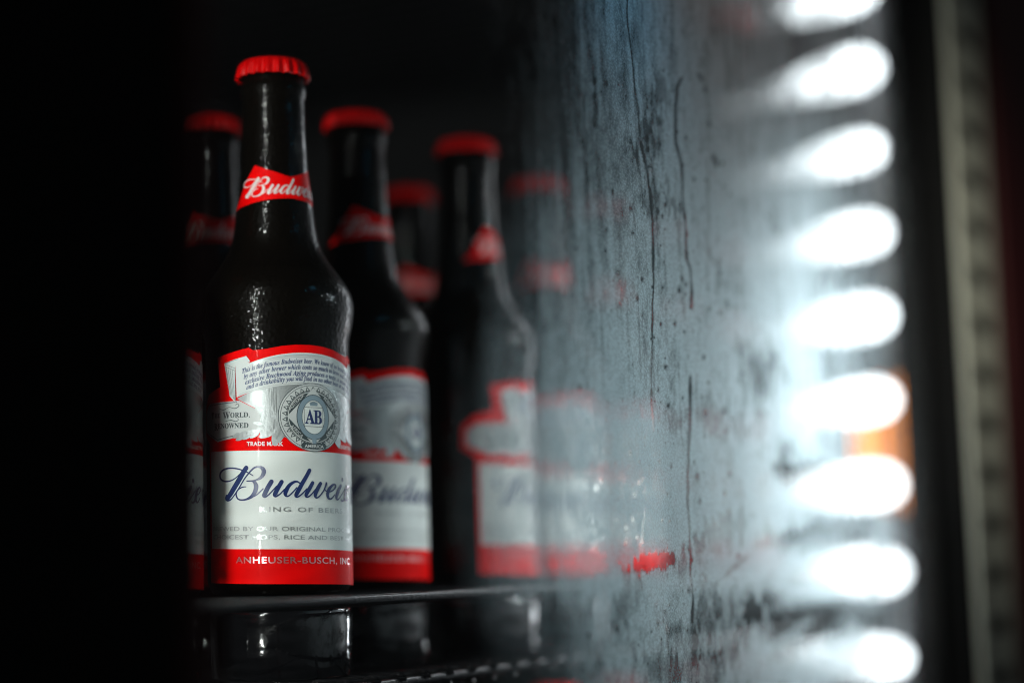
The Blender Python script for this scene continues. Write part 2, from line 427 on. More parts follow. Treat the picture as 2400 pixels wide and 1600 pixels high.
# ------------------------------------------------------------------ one bottle with all its parts
def make_bottle():
    root = empty('beer_bottle', (0, 0, 0))
    zs = list(np.linspace(0.1045, 0.226, 70))
    from_np = [(0.010, 0.0035), (0.020, 0.001), (0.0262, 0.0002), (0.0284, 0.001), (0.0296, 0.0030), (RB, 0.006), (RB, 0.03), (RB, 0.06), (RB, 0.1)]
    # smooth the measured profile
    zz = np.linspace(0.1, 0.2125, 240); rr = np.interp(zz, _pz, _pr)
    ker = np.hanning(15); ker /= ker.sum()
    rs = np.convolve(np.pad(rr, 7, mode='edge'), ker, 'valid')
    prof = from_np + [(float(rs[i]), float(zz[i])) for i in range(8, 240, 4)]
    prof += [(0.0134, 0.2130), (0.0141, 0.2142), (0.01435, 0.2160), (0.0141, 0.2180), (0.0135, 0.2190), (0.0135, 0.224), (0.012, 0.2262)]
    new('glass_body', lathe(prof, 96, 'glass_body'), MAT['glass'], root)
    capp = [(0.0150, 0.2219), (0.01555, 0.2220), (0.01555, 0.2228), (0.01535, 0.2247), (0.0150, 0.2266), (0.0144, 0.2283), (0.0133, 0.2294), (0.0115, 0.2299), (0.006, 0.2301), (0.001, 0.2301)]
    bm = bmesh.new(); rows = []; n = 168
    for i, (r, z) in enumerate(capp):
        wt = [1, 1, 1, .9, .6, .25, 0, 0, 0, 0][i]; row = []
        for k in range(n):
            a = 2 * pi * k / n
            rr_ = r + 0.0010 * wt * (2 * (0.5 + 0.5 * cos(21 * a)) ** 0.8 - 1) * 0.8
            row.append(bm.verts.new((rr_ * sin(a), -rr_ * cos(a), z)))
        rows.append(row)
    for a, b in zip(rows[:-1], rows[1:]):
        for k in range(n): bm.faces.new((a[k], a[(k + 1) % n], b[(k + 1) % n], b[k]))
    bm.faces.new(rows[-1]); bmesh.ops.recalc_face_normals(bm, faces=bm.faces)
    new('crown_cap', bm_mesh('crown_cap', bm, True), MAT['cap'], root)
    # raised lettering on the shoulder
    def sh_map(w, v, off):
        a = w / 24.0; z = v / 1000; r = rad(z) + off / 1000
        return (r * sin(a), -r * cos(a), z)
    letters('embossed_lettering', [('SINCE', 4.2, mid(-9.5, 136.2), 29, 0.02, 1.0)], 0.38, MAT['glass'], root, sh_map, 1.5)

    # --- body label: red sheet with everything printed on it
    def top(w): return 102.7 - 0.0070 * w * w if abs(w) < 24 else 99.6 - 0.10 * (abs(w) - 24)
    half = [(0, 102.7), (6, top(6)), (12, top(12)), (18, top(18)), (23.5, 99.9), (25.4, 101.0), (42, 97.6), (40.4, 85.2), (50.5, 82.4), (57, 77), (57.5, 66), (50.2, 61.5), (50.2, 4.2)]
    outl = [(-a, b) for a, b in half[::-1]] + [(a, b) for a, b in half[1:]]
    lab = polys('label', [outl], 0.06, MAT['red'], root, step=1.5)
    polys('white_panel', [[(-48.6, 18.3), (48.6, 18.3), (48.6, 58.5), (-48.6, 58.5)]], 0.12, MAT['white'], lab, step=1.5)
    k = .0058
    def arc(v0): return lambda w: v0 - k * w * w
    # foil field behind the medallion
    ff = [(-31, 80), (-24, 83), (-12, 86), (12, 86), (24, 83), (31, 80), (23, 76), (20, 68), (11, 64), (-11, 64), (-20, 68), (-23, 76)]
    polys('foil_field', [ff], 0.16, MAT['foil'], lab, step=1.0)
    stripes = []
    for i in range(-30, 31):
        w = i * 0.95
        if abs(w) < 13.5: continue
        lo = 79.3 - 0.32 * (28 - abs(w)) if abs(w) > 15 else 74
        hi = 85.6 - k * w * w
        if hi - lo > .6: stripes.append([(w - .2, lo), (w + .2, lo), (w + .2, hi), (w - .2, hi)])
    flatpolys('foil_stripes', stripes, 0.20, MAT['foilgrey'], lab)
    # ribbons left and right
    rib = []
    for sg in (1, -1):
        rib.append([(sg * a, b) for a, b in [(-30, 79.2), (-49, 78.6), (-54.6, 74.6), (-54.6, 67.2), (-42.3, 62.4), (-34, 63.6), (-21, 66.2), (-19.4, 70), (-22.6, 75.6)]])
    for q_ in rib: polys('ribbon', [q_], 0.22, MAT['grey'], lab)
    ol = []
    for sg in (1, -1):
        q = [(sg * a, b) for a, b in [(-31, 78.6), (-48.6, 77.8), (-53.6, 74), (-53.6, 67.6), (-42.3, 63.3), (-33, 64.7)]]
        ol += [line(q[i], q[i + 1], .28) for i in range(len(q) - 1)]
    polys('ribbon_outline', ol, 0.27, MAT['dark'], lab)
    # banner with the four lines of print
    bt = [(w, 99.3 - .0075 * w * w) for w in np.linspace(-25, 25, 26)]
    bb = [(w, 86.1 - k * w * w) for w in np.linspace(-31, 31, 30)]
    ban = [(-31.4, 93.3), (-26.6, 95.6)] + bt + [(26.6, 95.6), (31.4, 93.3)] + bb[::-1]
    fold = []
    for sg in (1, -1):
        fold.append([(sg * a, b) for a, b in [(-37.4, 95.0), (-26.4, 97.6), (-24.6, 95.2), (-31.5, 93.4), (-31.7, 78.4), (-34.6, 81.2)]])
    for q_ in fold: polys('folded_end', [q_], 0.30, MAT['banner'], lab)
    ol = []
    for sg in (1, -1):
        for a, b in (((-36.9, 94.6), (-31.7, 92.6)), ((-36.6, 93.5), (-31.7, 91.6)), ((-36.2, 93), (-33.9, 81.5)), ((-35.2, 92.5), (-33.2, 80.8)), ((-34.1, 92), (-32.5, 80)), ((-33, 91.8), (-32.0, 79.4)), ((-31.6, 93), (-31.6, 79)), ((-37.1, 94.8), (-30, 96.4)), ((-36.6, 94.4), (-34.7, 82))):
            ol.append(line((sg * a[0], a[1]), (sg * b[0], b[1]), .16))
    polys('fold_line', ol, 0.35, MAT['dark'], lab)
    polys('banner', [ban], 0.36, MAT['banner'], lab, step=1.5)
    ol = []
    for f_, wd, m0 in ((lambda w: 98.3 - .0072 * w * w, .22, 24), (lambda w: 97.5 - .0068 * w * w, .12, 25), (lambda w: 86.7 - k * w * w, .16, 30)):
        xs = np.linspace(-m0, m0, 30)
        for a, b in zip(xs[:-1], xs[1:]): ol.append(line((a, f_(a)), (b, f_(b)), wd))
    flatpolys('banner_line', ol, 0.41, MAT['foilgrey'], lab)
    rows = [('This is the famous ', 'Budweiser beer. We know of no brand produced', 94.9, -28.3, 57),
            ('by any other brewer which costs so much to brew and age. Our', '', 92.4, -27.6, 56),
            ('exclusive Beechwood Aging produces a taste, a smoothness', '', 89.9, -27.0, 54),
            ('and a drinkability you will find in no other beer at any price.', '', 87.6, -26.5, 53)]
    its = []
    for a, b, v0, w0, fit in rows:
        its.append((italic(a + b), 2.85, (lambda v0, w0: lambda x, y, W: (w0 + x, v0 + y - k * (w0 + x) ** 2))(v0, w0), fit, 0.035, 1.0))
    letters('banner_lettering', its, 0.42, MAT['blue2'], lab)
    letters('ribbon_lettering', [(serif('T'), 3.6, at(-47.2, 72.3), None, 0.03, 1), (serif('HE'), 2.7, at(-44.3, 72.5), None, 0.02, 1), (serif('W'), 4.2, at(-38.6, 71.8), None, .03, 1), (serif('ORLD,'), 2.9, at(-34.4, 72.3), 9.2, .03, 1),
                                 (serif('R'), 4.0, at(-44.8, 67.3), None, .03, 1), (serif('ENOWNED'), 3.0, at(-42.0, 67.9), 16.2, .03, 1),
                                 (serif('ALL OVER'), 3.0, at(28.5, 72.5), 17, .03, 1), (serif('THE WORLD'), 3.0, at(28.5, 68.3), 17, .03, 1)], 0.27, MAT['dark'], lab)
    sw = stroke_polys([(-41, 76.3, .15), (-38, 75.6, .3), (-35, 76.6, .2), (-32, 76.0, .3), (-30, 76.9, .3), (-30.6, 77.9, .25), (-31.6, 77.4, .2)])
    sw += stroke_polys([(-37, 70.8, .15), (-34, 71.2, .3), (-31.5, 70.6, .3), (-30.2, 71.3, .25), (-31, 72, .2)])
    polys('flourish', sw, 0.275, MAT['dark'], lab)
    # leaves of foil either side of the medallion
    lv = []; veins = []
    rnd = random.Random(3)
    def leaf(cx, cy, L, W, ang):
        c, s = cos(radians(ang)), sin(radians(ang)); pts = []
        for i in range(14):
            a = 2 * pi * i / 14; x = L / 2 * cos(a); y = W / 2 * sin(a) * (1 - .35 * cos(a))
            pts.append((cx + x * c - y * s, cy + x * s + y * c))
        vein = line((cx - L * .4 * c, cy - L * .4 * s), (cx + L * .45 * c, cy + L * .45 * s), .14)
        return pts, vein
    spots = [(-17.5, 76.5, 6.5, 2.4, 118), (-19, 73.6, 6, 2.2, 135), (-16.6, 72, 6, 2.2, 100), (-18.6, 70, 5.5, 2.2, 150), (-15.5, 68.6, 6, 2.4, 80), (-18, 66, 8, 4.2, 215), (-14, 64.2, 8, 4.6, 245), (-21.5, 66.8, 5, 2.4, 190), (-25, 66, 4.6, 2.2, 200), (-28.4, 65.3, 4.6, 2.2, 195), (-31.6, 64.7, 4.2, 2, 200), (-23.4, 64.9, 4.6, 2, 215), (-26.8, 64.2, 4.2, 2, 210), (-30, 63.6, 4, 1.9, 205), (-21.5, 69.5, 4.5, 1.8, 170)]
    for sg in (1, -1):
        for cx, cy, L, W, ang in spots:
            p, v = leaf(cx * sg, cy, L, W, ang if sg == 1 else 180 - ang); lv.append(p); veins.append(v)
    polys('foil_leaves', lv, 0.28, MAT['foil'], lab)
    polys('leaf_veins', veins, 0.42, MAT['foilgrey'], lab)
    # medallion
    mc = (1.1, 72.6)
    med = polys('medallion', [ellipse(mc[0], mc[1], 14.8, 14.2, 72)], 0.50, MAT['grey'], lab, step=1.5)
    flatpolys('medallion_rim', ringpolys(*mc, 14.8, 14.2, .28) + ringpolys(*mc, 13.9, 13.3, .22), 0.55, MAT['dark'], lab)
    tri = []; tri2 = []
    for i in range(30):
        a = 2 * pi * (i + .5) / 30; d = .095
        def P(r, aa): return (mc[0] + r * cos(aa) * 1.03, mc[1] + r * sin(aa))
        tri.append([P(12.9, a), P(11.0, a - d), P(11.0, a + d)])
        tri2.append([P(12.3, a), P(11.3, a - d * .45), P(11.3, a + d * .45)])
    flatpolys('zigzag_edge', tri, 0.55, MAT['dark'], lab); flatpolys('zigzag_light', tri2, 0.60, MAT['grey'], lab)
    flatpolys('zigzag_ring', ringpolys(*mc, 11.2, 10.9, .3), 0.61, MAT['dark'], lab)
    polys('continent_ring', [ellipse(*mc, 10.5, 10.2, 64)], 0.65, MAT['dark'], lab)
    polys('medallion_diamond', [[(mc[0], mc[1] + 12.2), (mc[0] + 11.2, mc[1]), (mc[0], mc[1] - 11.8), (mc[0] - 11.2, mc[1])]], 0.70, MAT['grey'], lab)
    polys('belt', [ellipse(*mc, 7.3, 9.3, 56)], 0.75, MAT['steelblue'], lab)
    flatpolys('belt_edge', ringpolys(*mc, 7.4, 9.4, .3) + ringpolys(*mc, 5.2, 7.1, .3), 0.80, MAT['dark'], lab)
    polys('oval_field', [ellipse(*mc, 5.0, 6.9, 48)], 0.82, MAT['white'], lab)
    flatpolys('square_frame', [line((mc[0] - 4.3, mc[1] + s), (mc[0] + 4.3, mc[1] + s), .18) for s in (4.0, -3.9)] + [line((mc[0] + s, mc[1] + 3.9), (mc[0] + s, mc[1] - 3.8), .18) for s in (-4.2, 4.2)], 0.86, MAT['dark'], lab)
    letters('monogram', [(serif('A'), 8.2, at(mc[0] - 3.9, mc[1] - 2.7), 4.3, 0.12, 1), (serif('B'), 8.2, at(mc[0] - .15, mc[1] - 2.7), 3.9, 0.12, 1)], 0.88, MAT['blue'], lab)
    cr = [[(mc[0] - 1.6, mc[1] + 4.7), (mc[0] + 1.6, mc[1] + 4.7), (mc[0] + 1.9, mc[1] + 6.0), (mc[0] + .95, mc[1] + 5.4), (mc[0], mc[1] + 6.6), (mc[0] - .95, mc[1] + 5.4), (mc[0] - 1.9, mc[1] + 6.0)]]
    polys('crown', cr, 0.88, MAT['steelblue'], lab)
    tipb = [(mc[0] - 1.1, mc[1] - 7), (mc[0] + 1.1, mc[1] - 7), (mc[0] + .9, mc[1] - 10.6), (mc[0], mc[1] - 11.6), (mc[0] - .9, mc[1] - 10.6)]
    polys('belt_tip', [tipb], 0.88, MAT['steelblue'], lab)
    polys('name_plate', [[(mc[0] - 5.2, mc[1] - 13.0), (mc[0] + 5.2, mc[1] - 13.0), (mc[0] + 5.8, mc[1] - 11.6), (mc[0] + 4.6, mc[1] - 10.4), (mc[0] + 2, mc[1] - 11.0), (mc[0] - 2, mc[1] - 11.0), (mc[0] - 4.6, mc[1] - 10.4), (mc[0] - 5.8, mc[1] - 11.6)]], 0.92, MAT['dark'], lab)
    letters('medallion_lettering', [('AMERICA', 1.75, mid(mc[0], mc[1] - 12.6), 8.6, .03, 1),
                                    ('AUSTRALIA', 1.9, rot(mc[0] - 6.9, mc[1] + 5.6, 47.5), 8.4, .02, 1), ('EUROPE', 1.9, rot(mc[0] + 6.9, mc[1] + 5.6, -47.5), 6.6, .02, 1),
                                    ('AFRICA', 1.9, rot(mc[0] - 6.9 - .9, mc[1] - 5.6 - .9, -46.5), 6.6, .02, 1), ('ASIA', 1.9, rot(mc[0] + 6.9 + .9, mc[1] - 5.6 - .9, 46.5), 4.6, .02, 1)], 0.97, MAT['grey'], lab)
    # red band and panel print
    letters('white_lettering', [('TRADE MARK', 2.3, at(-26.7, 60.5), 15.0, .09, 1.1), ('REGISTERED', 2.15, at(15.5, 60.6), 15.0, .04, 1.1)], 0.16, MAT['offwhite'], lab)
    sp = []
    for i, st in enumerate(SCRIPT):
        sp.append(stroke_polys(st))
    bm = bmesh.new(); q = 0
    for st in sp:
        q += 1
        for j, pl in enumerate(st):
            bm.faces.new([bm.verts.new((a, b, q * .012 + (.006 if j >= len(st) - 2 else 0))) for a, b in pl])
    bm.faces.new([bm.verts.new((a, b, 0)) for a, b in DOT])
    bmesh.ops.triangulate(bm, faces=list(bm.faces))
    wrap(bm, 0.17, body_map, 2.0)
    mark(new('script_lettering', bm_mesh('script_lettering', bm), MAT['blue'], lab))
    letters('foil_lettering', [('KING OF BEERS.', 2.75, at(-21.5, 33.5), 40, .05, 1.2),
                               ('BREWED BY OUR ORIGINAL PROCESS FROM THE', 2.5, at(-46.6, 25.7), 92, .02, 1),
                               ('CHOICEST HOPS, RICE AND BEST BARLEY MALT', 2.5, at(-46.6, 22.3), 92, .02, 1)], 0.17, MAT['foilgrey'], lab)
    letters('brewer_lettering', [('ANHEUSER-BUSCH, INC.', 3.7, at(-32.6, 12.6), 57, .04, 1.1)], 0.12, MAT['redfoil'], lab)
    # --- neck label
    nk = [(-29.5, 163.5), (-25, 168), (-21.5, 175), (-16.4, 181.8), (-11, 179.8), (-7.4, 178.6), (-2, 176.8), (0, 176.4), (2, 176.8), (7.4, 178.6), (11, 179.8), (16.4, 181.8), (21.5, 175), (25, 168), (29.5, 163.5), (20, 164.6), (9, 166.2), (0, 166.9), (-9, 166.2), (-20, 164.6)]
    nl = polys('neck_label', [nk], 0.08, MAT['red'], root, neck_map, 1.0, (166, 169, 172, 175, 178, 180))
    bm = bmesh.new(); q = 0
    for st in sp:
        q += 1
        for j, pl in enumerate(st):
            bm.faces.new([bm.verts.new(((a - 0) * .60 + 2.2, 167.9 + (b - 38.3) * .60, q * .012 + (.006 if j >= len(st) - 2 else 0))) for a, b in pl])
    bm.faces.new([bm.verts.new((a * .60 + 2.2, 167.9 + (b - 38.3) * .60, 0)) for a, b in DOT])
    bmesh.ops.triangulate(bm, faces=list(bm.faces))
    wrap(bm, 0.16, neck_map, 1.0)
    mark(new('neck_lettering', bm_mesh('neck_lettering', bm), MAT['offwhite'], nl))
    return root

bottle = make_bottle()
GRP = 'beer bottles standing in the cooler'
SPOTS = [  # x, y, z, azimuth, label
    (-0.1009, 0.8120, 0, 33, 'sharp front beer bottle with red cap and white label beside the black door edge'),
    (-0.1590, 0.7800, 0, 37, 'shaded beer bottle half hidden by the dark left door edge, its label ending in eis'),
    (-0.0730, 0.9120, 0, 56, 'blurred beer bottle just behind the right side of the sharp front bottle'),
    (-0.0210, 0.9770, 0, 98, 'blurred beer bottle at the edge of the mist with its red label edge turned forward'),
    (-0.1450, 0.9120, 0, 26, 'dim beer bottle with only its cap and neck peeping out left of the front bottle'),
    (-0.0590, 1.1030, 0, 50, 'dim beer bottle deep in the shadow between two blurred bottles'),
    (0.0180, 1.0850, 0, 34, 'beer bottle behind the misted glass, its pale label washed out beside the turned bottle'),
    (0.0570, 1.1650, 0, 45, 'heavily misted beer bottle whose red cap is a faint smudge beside the drips'),
    (0.1050, 1.2600, 0, 40, 'misted beer bottle whose red base shows through the wiped spot in the mist'),
    (-0.1800, 0.7160, 0, 30, 'unseen beer bottle added behind the black left door edge to shade its neighbours'),  # out of view, added to cast shade on the two bottles beside it
    (0.1500, 1.3500, 0, 30, 'misted beer bottle at the end of the row close to the lamps'),
]
for i, (x, y, z, az, lab) in enumerate(SPOTS):
    o = bottle if i == 0 else copy_tree(bottle)
    o.location = (x, y, z); o.rotation_euler = (0, 0, radians(az))
    tag(o, lab, 'bottle', GRP)
LOW = [(0.0180, 1.0850, 'red capped bottle on the shelf below, leftmost of the caps at the bottom edge'),
       (0.0570, 1.1650, 'red capped bottle on the shelf below, second cap along the bottom edge'),
       (0.1050, 1.2600, 'red capped bottle on the shelf below, third cap behind beaded mist'),
       (0.1500, 1.3500, 'red capped bottle on the shelf below, rightmost cap behind smeared mist')]
for x, y, lab in LOW:
    o = copy_tree(bottle); o.location = (x, y, -0.289); o.rotation_euler = (0, 0, radians(35))
    tag(o, lab, 'bottle', 'beer bottles on the lower shelf')
o = copy_tree(bottle); o.location = (0.152, 1.352, 0.383); o.rotation_euler = (0, 0, radians(35))
tag(o, 'bottle on the shelf above, a pink smudge at the top edge by the lamps', 'bottle')

# ------------------------------------------------------------------ wire shelves
def make_shelf(z, label, cups):
    root = empty('wire_shelf', fr(0, 0, z)); tag(root, label, 'shelf', 'black wire shelves')
    inv = Matrix.Translation(-root.location)
    def part(nm, me, m):
        me.transform(inv); return new(nm, me, m, root)
    part('front_rail', tube('front_rail', [fr(s, 0, z - .0030) for s in np.linspace(-.44, .69, 12)], .0023, 14), MAT['wire'])
    part('back_rail', tube('back_rail', [fr(s, .46, z - .0045) for s in (-.44, .1, .69)], .0026, 8), MAT['wire'])
    wm = None
    for i in range(46):
        s = -.32 + i * .0205
        if wm is None:
            wm = tube('wire', [(0, 0, -.0018), (N * .462) + Vector((0, 0, -.0018))], .0014, 6)
            for p in wm.polygons: p.use_smooth = True
        w_ = new('wire', wm, MAT['wire'], root); w_.location = T * s
    if cups:
        part('lower_rail', tube('lower_rail', [fr(s, .0, z - .0375) for s in np.linspace(-.44, .69, 12)], .0022, 12), MAT['wire'])
        hm = tube('wire_hook', [Vector((0, 0, -.0375)) + N * (.0005 + .0045 * cos(a)) + Z * (.0035 * sin(a)) for a in np.linspace(-2.2, 2.6, 10)] + [N * .06 + Vector((0, 0, -.0352))], .0011, 6)
        for i in range(46):
            h = new('wire_hook', hm, MAT['wire'], root); h.location = T * (-.31 + i * .0205)
        cm = lathe([(.0285, -.0345), (.0296, -.0335), (.0298, -.02), (.0300, -.008), (.0296, -.0065)], 48, 'bottle_cup')
        for x, y, zz, az, lab in SPOTS[:8]:
            c = new('bottle_cup', cm, MAT['tray'], root); c.location = Vector((x, y, z)) - root.location
    return root
make_shelf(0.0, 'black wire shelf under the row of bottles with shiny double front rail', True)
make_shelf(0.383, 'dark upper wire shelf hidden in the mist above the bottles', False)

# ------------------------------------------------------------------ LED strips
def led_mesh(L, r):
    """teardrop lens whose tapering tail imitates the smeared glow of its bright head"""
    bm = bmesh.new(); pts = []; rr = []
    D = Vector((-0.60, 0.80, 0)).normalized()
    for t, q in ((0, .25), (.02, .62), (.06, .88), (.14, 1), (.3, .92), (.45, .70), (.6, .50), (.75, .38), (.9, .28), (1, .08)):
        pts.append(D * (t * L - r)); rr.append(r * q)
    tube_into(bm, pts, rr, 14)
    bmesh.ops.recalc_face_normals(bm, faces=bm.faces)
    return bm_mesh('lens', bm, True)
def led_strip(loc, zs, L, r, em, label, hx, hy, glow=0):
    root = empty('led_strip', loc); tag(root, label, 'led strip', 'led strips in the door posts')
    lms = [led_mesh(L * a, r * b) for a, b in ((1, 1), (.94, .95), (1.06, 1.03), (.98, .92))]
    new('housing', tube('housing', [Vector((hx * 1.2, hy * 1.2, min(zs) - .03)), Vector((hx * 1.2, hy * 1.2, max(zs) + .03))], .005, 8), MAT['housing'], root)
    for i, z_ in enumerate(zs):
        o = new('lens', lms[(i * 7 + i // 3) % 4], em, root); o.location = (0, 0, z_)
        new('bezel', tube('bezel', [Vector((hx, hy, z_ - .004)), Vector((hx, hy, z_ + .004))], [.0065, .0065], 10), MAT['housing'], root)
    if glow:   # strip light added beside the lamps to make the misted pane glow
        c = root.location + Vector((0, 0, (min(zs) + max(zs)) / 2)) - N * .018 - T * .01
        area('led_glow', c, c - N * .5 - T * .87, .012, max(zs) - min(zs), glow, (0.91, 0.93, 1.0), 170)
    return root
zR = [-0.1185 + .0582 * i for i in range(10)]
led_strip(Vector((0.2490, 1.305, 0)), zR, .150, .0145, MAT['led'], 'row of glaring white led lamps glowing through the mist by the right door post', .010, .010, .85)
zL = [-0.09 + .0575 * i for i in range(9)]
led_strip(Vector((-0.2360, 0.490, 0)), zL, .016, .0050, MAT['ledleft'], 'hidden led lamp row behind the dark left door post', -.012, -.008)
# amber lamp behind the white ones
root = empty('amber_lamp', (0.2660, 1.338, 0.086)); tag(root, 'glowing amber lamp behind the row of glaring white lamps at the right', 'lamp')
bm = bmesh.new(); bmesh.ops.create_uvsphere(bm, u_segments=24, v_segments=16, radius=.029)
for v in bm.verts: v.co.z = math.copysign(abs(v.co.z / .029) ** .7, v.co.z) * .047; v.co.y *= .5
new('lens', bm_mesh('lens', bm, True), emit('amber_glow', (1.0, .27, .0), 2.6), root)
new('socket', tube('socket', [Vector((.004, .012, -.05)), Vector((.004, .012, .05))], .009, 10), MAT['housing'], root)

# ------------------------------------------------------------------ the door: stiles, trim, pane, mist
GN = -0.104                        # the pane stands 104 mm in front of the shelf edge
# s on the pane is measured along T from the foot of the sharp spot
S_OFF = (Vector((.0576, .78, 0)) - P0).dot(T)
def sdoor(s): return s + S_OFF
door = empty('cooler_door', fr(sdoor(.0), GN, -.4)); tag(door, 'black framed glass cooler door, misted over with condensation and drips', 'door')
_inv = Matrix.Translation(-door.location)
def dpart(nm, me, m, par=None):
    me.transform(_inv)
    o = new(nm, me, m, door)
    if par is not None:
        o.parent = par
    return o
SL, SR = -.3475, .425
dpart('stile', slab('stile', sdoor(SL - .35), sdoor(SL - .0105), GN - .030, GN + .012, -.5, .75, .002), MAT['stile'])
dpart('edge_strip', slab('edge_strip', sdoor(SL - .010), sdoor(SL), GN - .030, GN + .012, -.5, .75, .002), MAT['redstile'])
dpart('stile', slab('stile', sdoor(SR), sdoor(SR + .34), GN - .024, GN + .012, -.5, .75, .002), MAT['stile'])
dpart('trim', slab('trim', sdoor(SR + .004), sdoor(SR + .092), GN - .0285, GN - .0242, -.5, .75, .001), MAT['alu'])
nm_ = slab('reflection_gap', sdoor(SR + .024), sdoor(SR + .070), GN - .0289, GN - .0286, -.005, .005, 0)  # dark bars that imitate the gaps in the lamp row's reflection
nm_.transform(_inv)
for i_, z_ in enumerate(np.arange(-.16, .45, .031)):
    o_ = new('reflection_gap', nm_, MAT['stile'], door); o_.location = (0, 0, z_)
dpart('outer_frame', slab('outer_frame', sdoor(SR + .098), sdoor(SR + .34), GN - .034, GN - .0242, -.5, .75, .002), MAT['redstile'])
dpart('gasket', slab('gasket', sdoor(SR - .010), sdoor(SR - .0005), GN - .008, GN + .010, -.5, .75, .001), MAT['wire'])
def pane_material():
    m = bpy.data.materials.new('door_glass'); m.use_nodes = True; nt = m.node_tree; nt.nodes.clear()
    o = nt.nodes.new('ShaderNodeOutputMaterial'); mx = nt.nodes.new('ShaderNodeMixShader')
    t = nt.nodes.new('ShaderNodeBsdfTransparent'); t.inputs[0].default_value = (.97, .985, .98, 1)
    g = nt.nodes.new('ShaderNodeBsdfGlossy'); g.inputs['Roughness'].default_value = .02
    fz = nt.nodes.new('ShaderNodeFresnel'); fz.inputs[0].default_value = 1.3
    ge = nt.nodes.new('ShaderNodeNewGeometry'); mm = nt.nodes.new('ShaderNodeMath'); mm.operation = 'MULTIPLY'
    inv_ = nt.nodes.new('ShaderNodeMath'); inv_.operation = 'SUBTRACT'; inv_.inputs[0].default_value = 1
    nt.links.new(ge.outputs['Backfacing'], inv_.inputs[1]); nt.links.new(inv_.outputs[0], mm.inputs[1]); nt.links.new(fz.outputs[0], mm.inputs[0])
    nt.links.new(mm.outputs[0], mx.inputs[0]); nt.links.new(t.outputs[0], mx.inputs[1]); nt.links.new(g.outputs[0], mx.inputs[2])
    nt.links.new(mx.outputs[0], o.inputs[0]); return m
pane = dpart('glass_pane', slab('glass_pane', sdoor(SL + .0005), sdoor(SR - .0105), GN - .004, GN, -.5, .75), pane_material())

# condensation film: a fine sheet of droplets on the inner side of the pane whose density is a property of the film
def vnoise(a, b, fa, fb, seed):
    rs = np.random.RandomState(seed); G = rs.rand(256, 256)
    x, y = a * fa, b * fb
    xi, yi = np.floor(x).astype(int), np.floor(y).astype(int); tx, ty = x - xi, y - yi
    tx = tx * tx * (3 - 2 * tx); ty = ty * ty * (3 - 2 * ty)
    g = lambda i, j: G[i % 256, j % 256]
    return (g(xi, yi) * (1 - tx) + g(xi + 1, yi) * tx) * (1 - ty) + (g(xi, yi + 1) * (1 - tx) + g(xi + 1, yi + 1) * tx) * ty
NS, NZ = 900, 460
ss = np.linspace(-.17, SR - .0108, NS); zz = np.linspace(-.11, .40, NZ)
SS, ZZ = np.meshgrid(ss, zz)
base = np.array(fr(sdoor(0), GN + .0006, 0)); Tn = np.array(T)
XYZ = base[None, None, :] + SS[..., None] * Tn + ZZ[..., None] * np.array([0, 0, 1.0])
q = XYZ - _C; dd = q @ _f
PX = 1200 + FPX * (q @ _r) / dd; PY = 800 - FPX * (q @ _u) / dd
gx = np.array([1000, 1100, 1200, 1300, 1400, 1500, 1600, 1700, 1800, 1900, 2000, 2100, 2200.])
gy = np.array([-300, 0, 300, 600, 900, 1200, 1350, 1450, 1600, 1900.])
GRID = np.array([
    [0, .01, .05, .24, .46, .64, .72, .80, .80, .70, .45, .25, .1],
    [0, .01, .05, .24, .46, .64, .72, .80, .80, .70, .45, .25, .1],
    [0, .01, .06, .22, .44, .58, .74, .86, .90, .80, .50, .28, .1],
    [0, .03, .18, .46, .64, .74, .86, .93, .90, .80, .50, .28, .1],
    [0, .08, .36, .70, .82, .88, .90, .88, .85, .70, .32, .08, .05],
    [0, .08, .44, .84, .90, .94, .95, .95, .92, .66, .38, .20, .1],
    [0, .07, .36, .74, .82, .90, .93, .92, .86, .56, .34, .30, .1],
    [0, .02, .08, .22, .45, .70, .72, .46, .20, .22, .35, .30, .1],
    [0, .02, .05, .10, .32, .60, .60, .34, .24, .34, .38, .25, .1],
    [0, .02, .05, .10, .32, .60, .60, .34, .24, .34, .38, .25, .1]])
GRID[:, 4:7] = np.clip(GRID[:, 4:7] + np.where(GRID[:, 4:7] > .3, .07, 0), 0, .96)
GRID[1:7, 2] += .05
def bil(px, py):
    i = np.clip(np.searchsorted(gx, px) - 1, 0, len(gx) - 2); j = np.clip(np.searchsorted(gy, py) - 1, 0, len(gy) - 2)
    tx = np.clip((px - gx[i]) / (gx[i + 1] - gx[i]), 0, 1); ty = np.clip((py - gy[j]) / (gy[j + 1] - gy[j]), 0, 1)
    tx = tx * tx * (3 - 2 * tx); ty = ty * ty * (3 - 2 * ty)
    return (GRID[j, i] * (1 - tx) + GRID[j, i + 1] * tx) * (1 - ty) + (GRID[j + 1, i] * (1 - tx) + GRID[j + 1, i + 1] * tx) * ty
FOG = bil(PX, PY); FOG = FOG * 1.04
env = np.clip(FOG * 2.2, 0, 1)
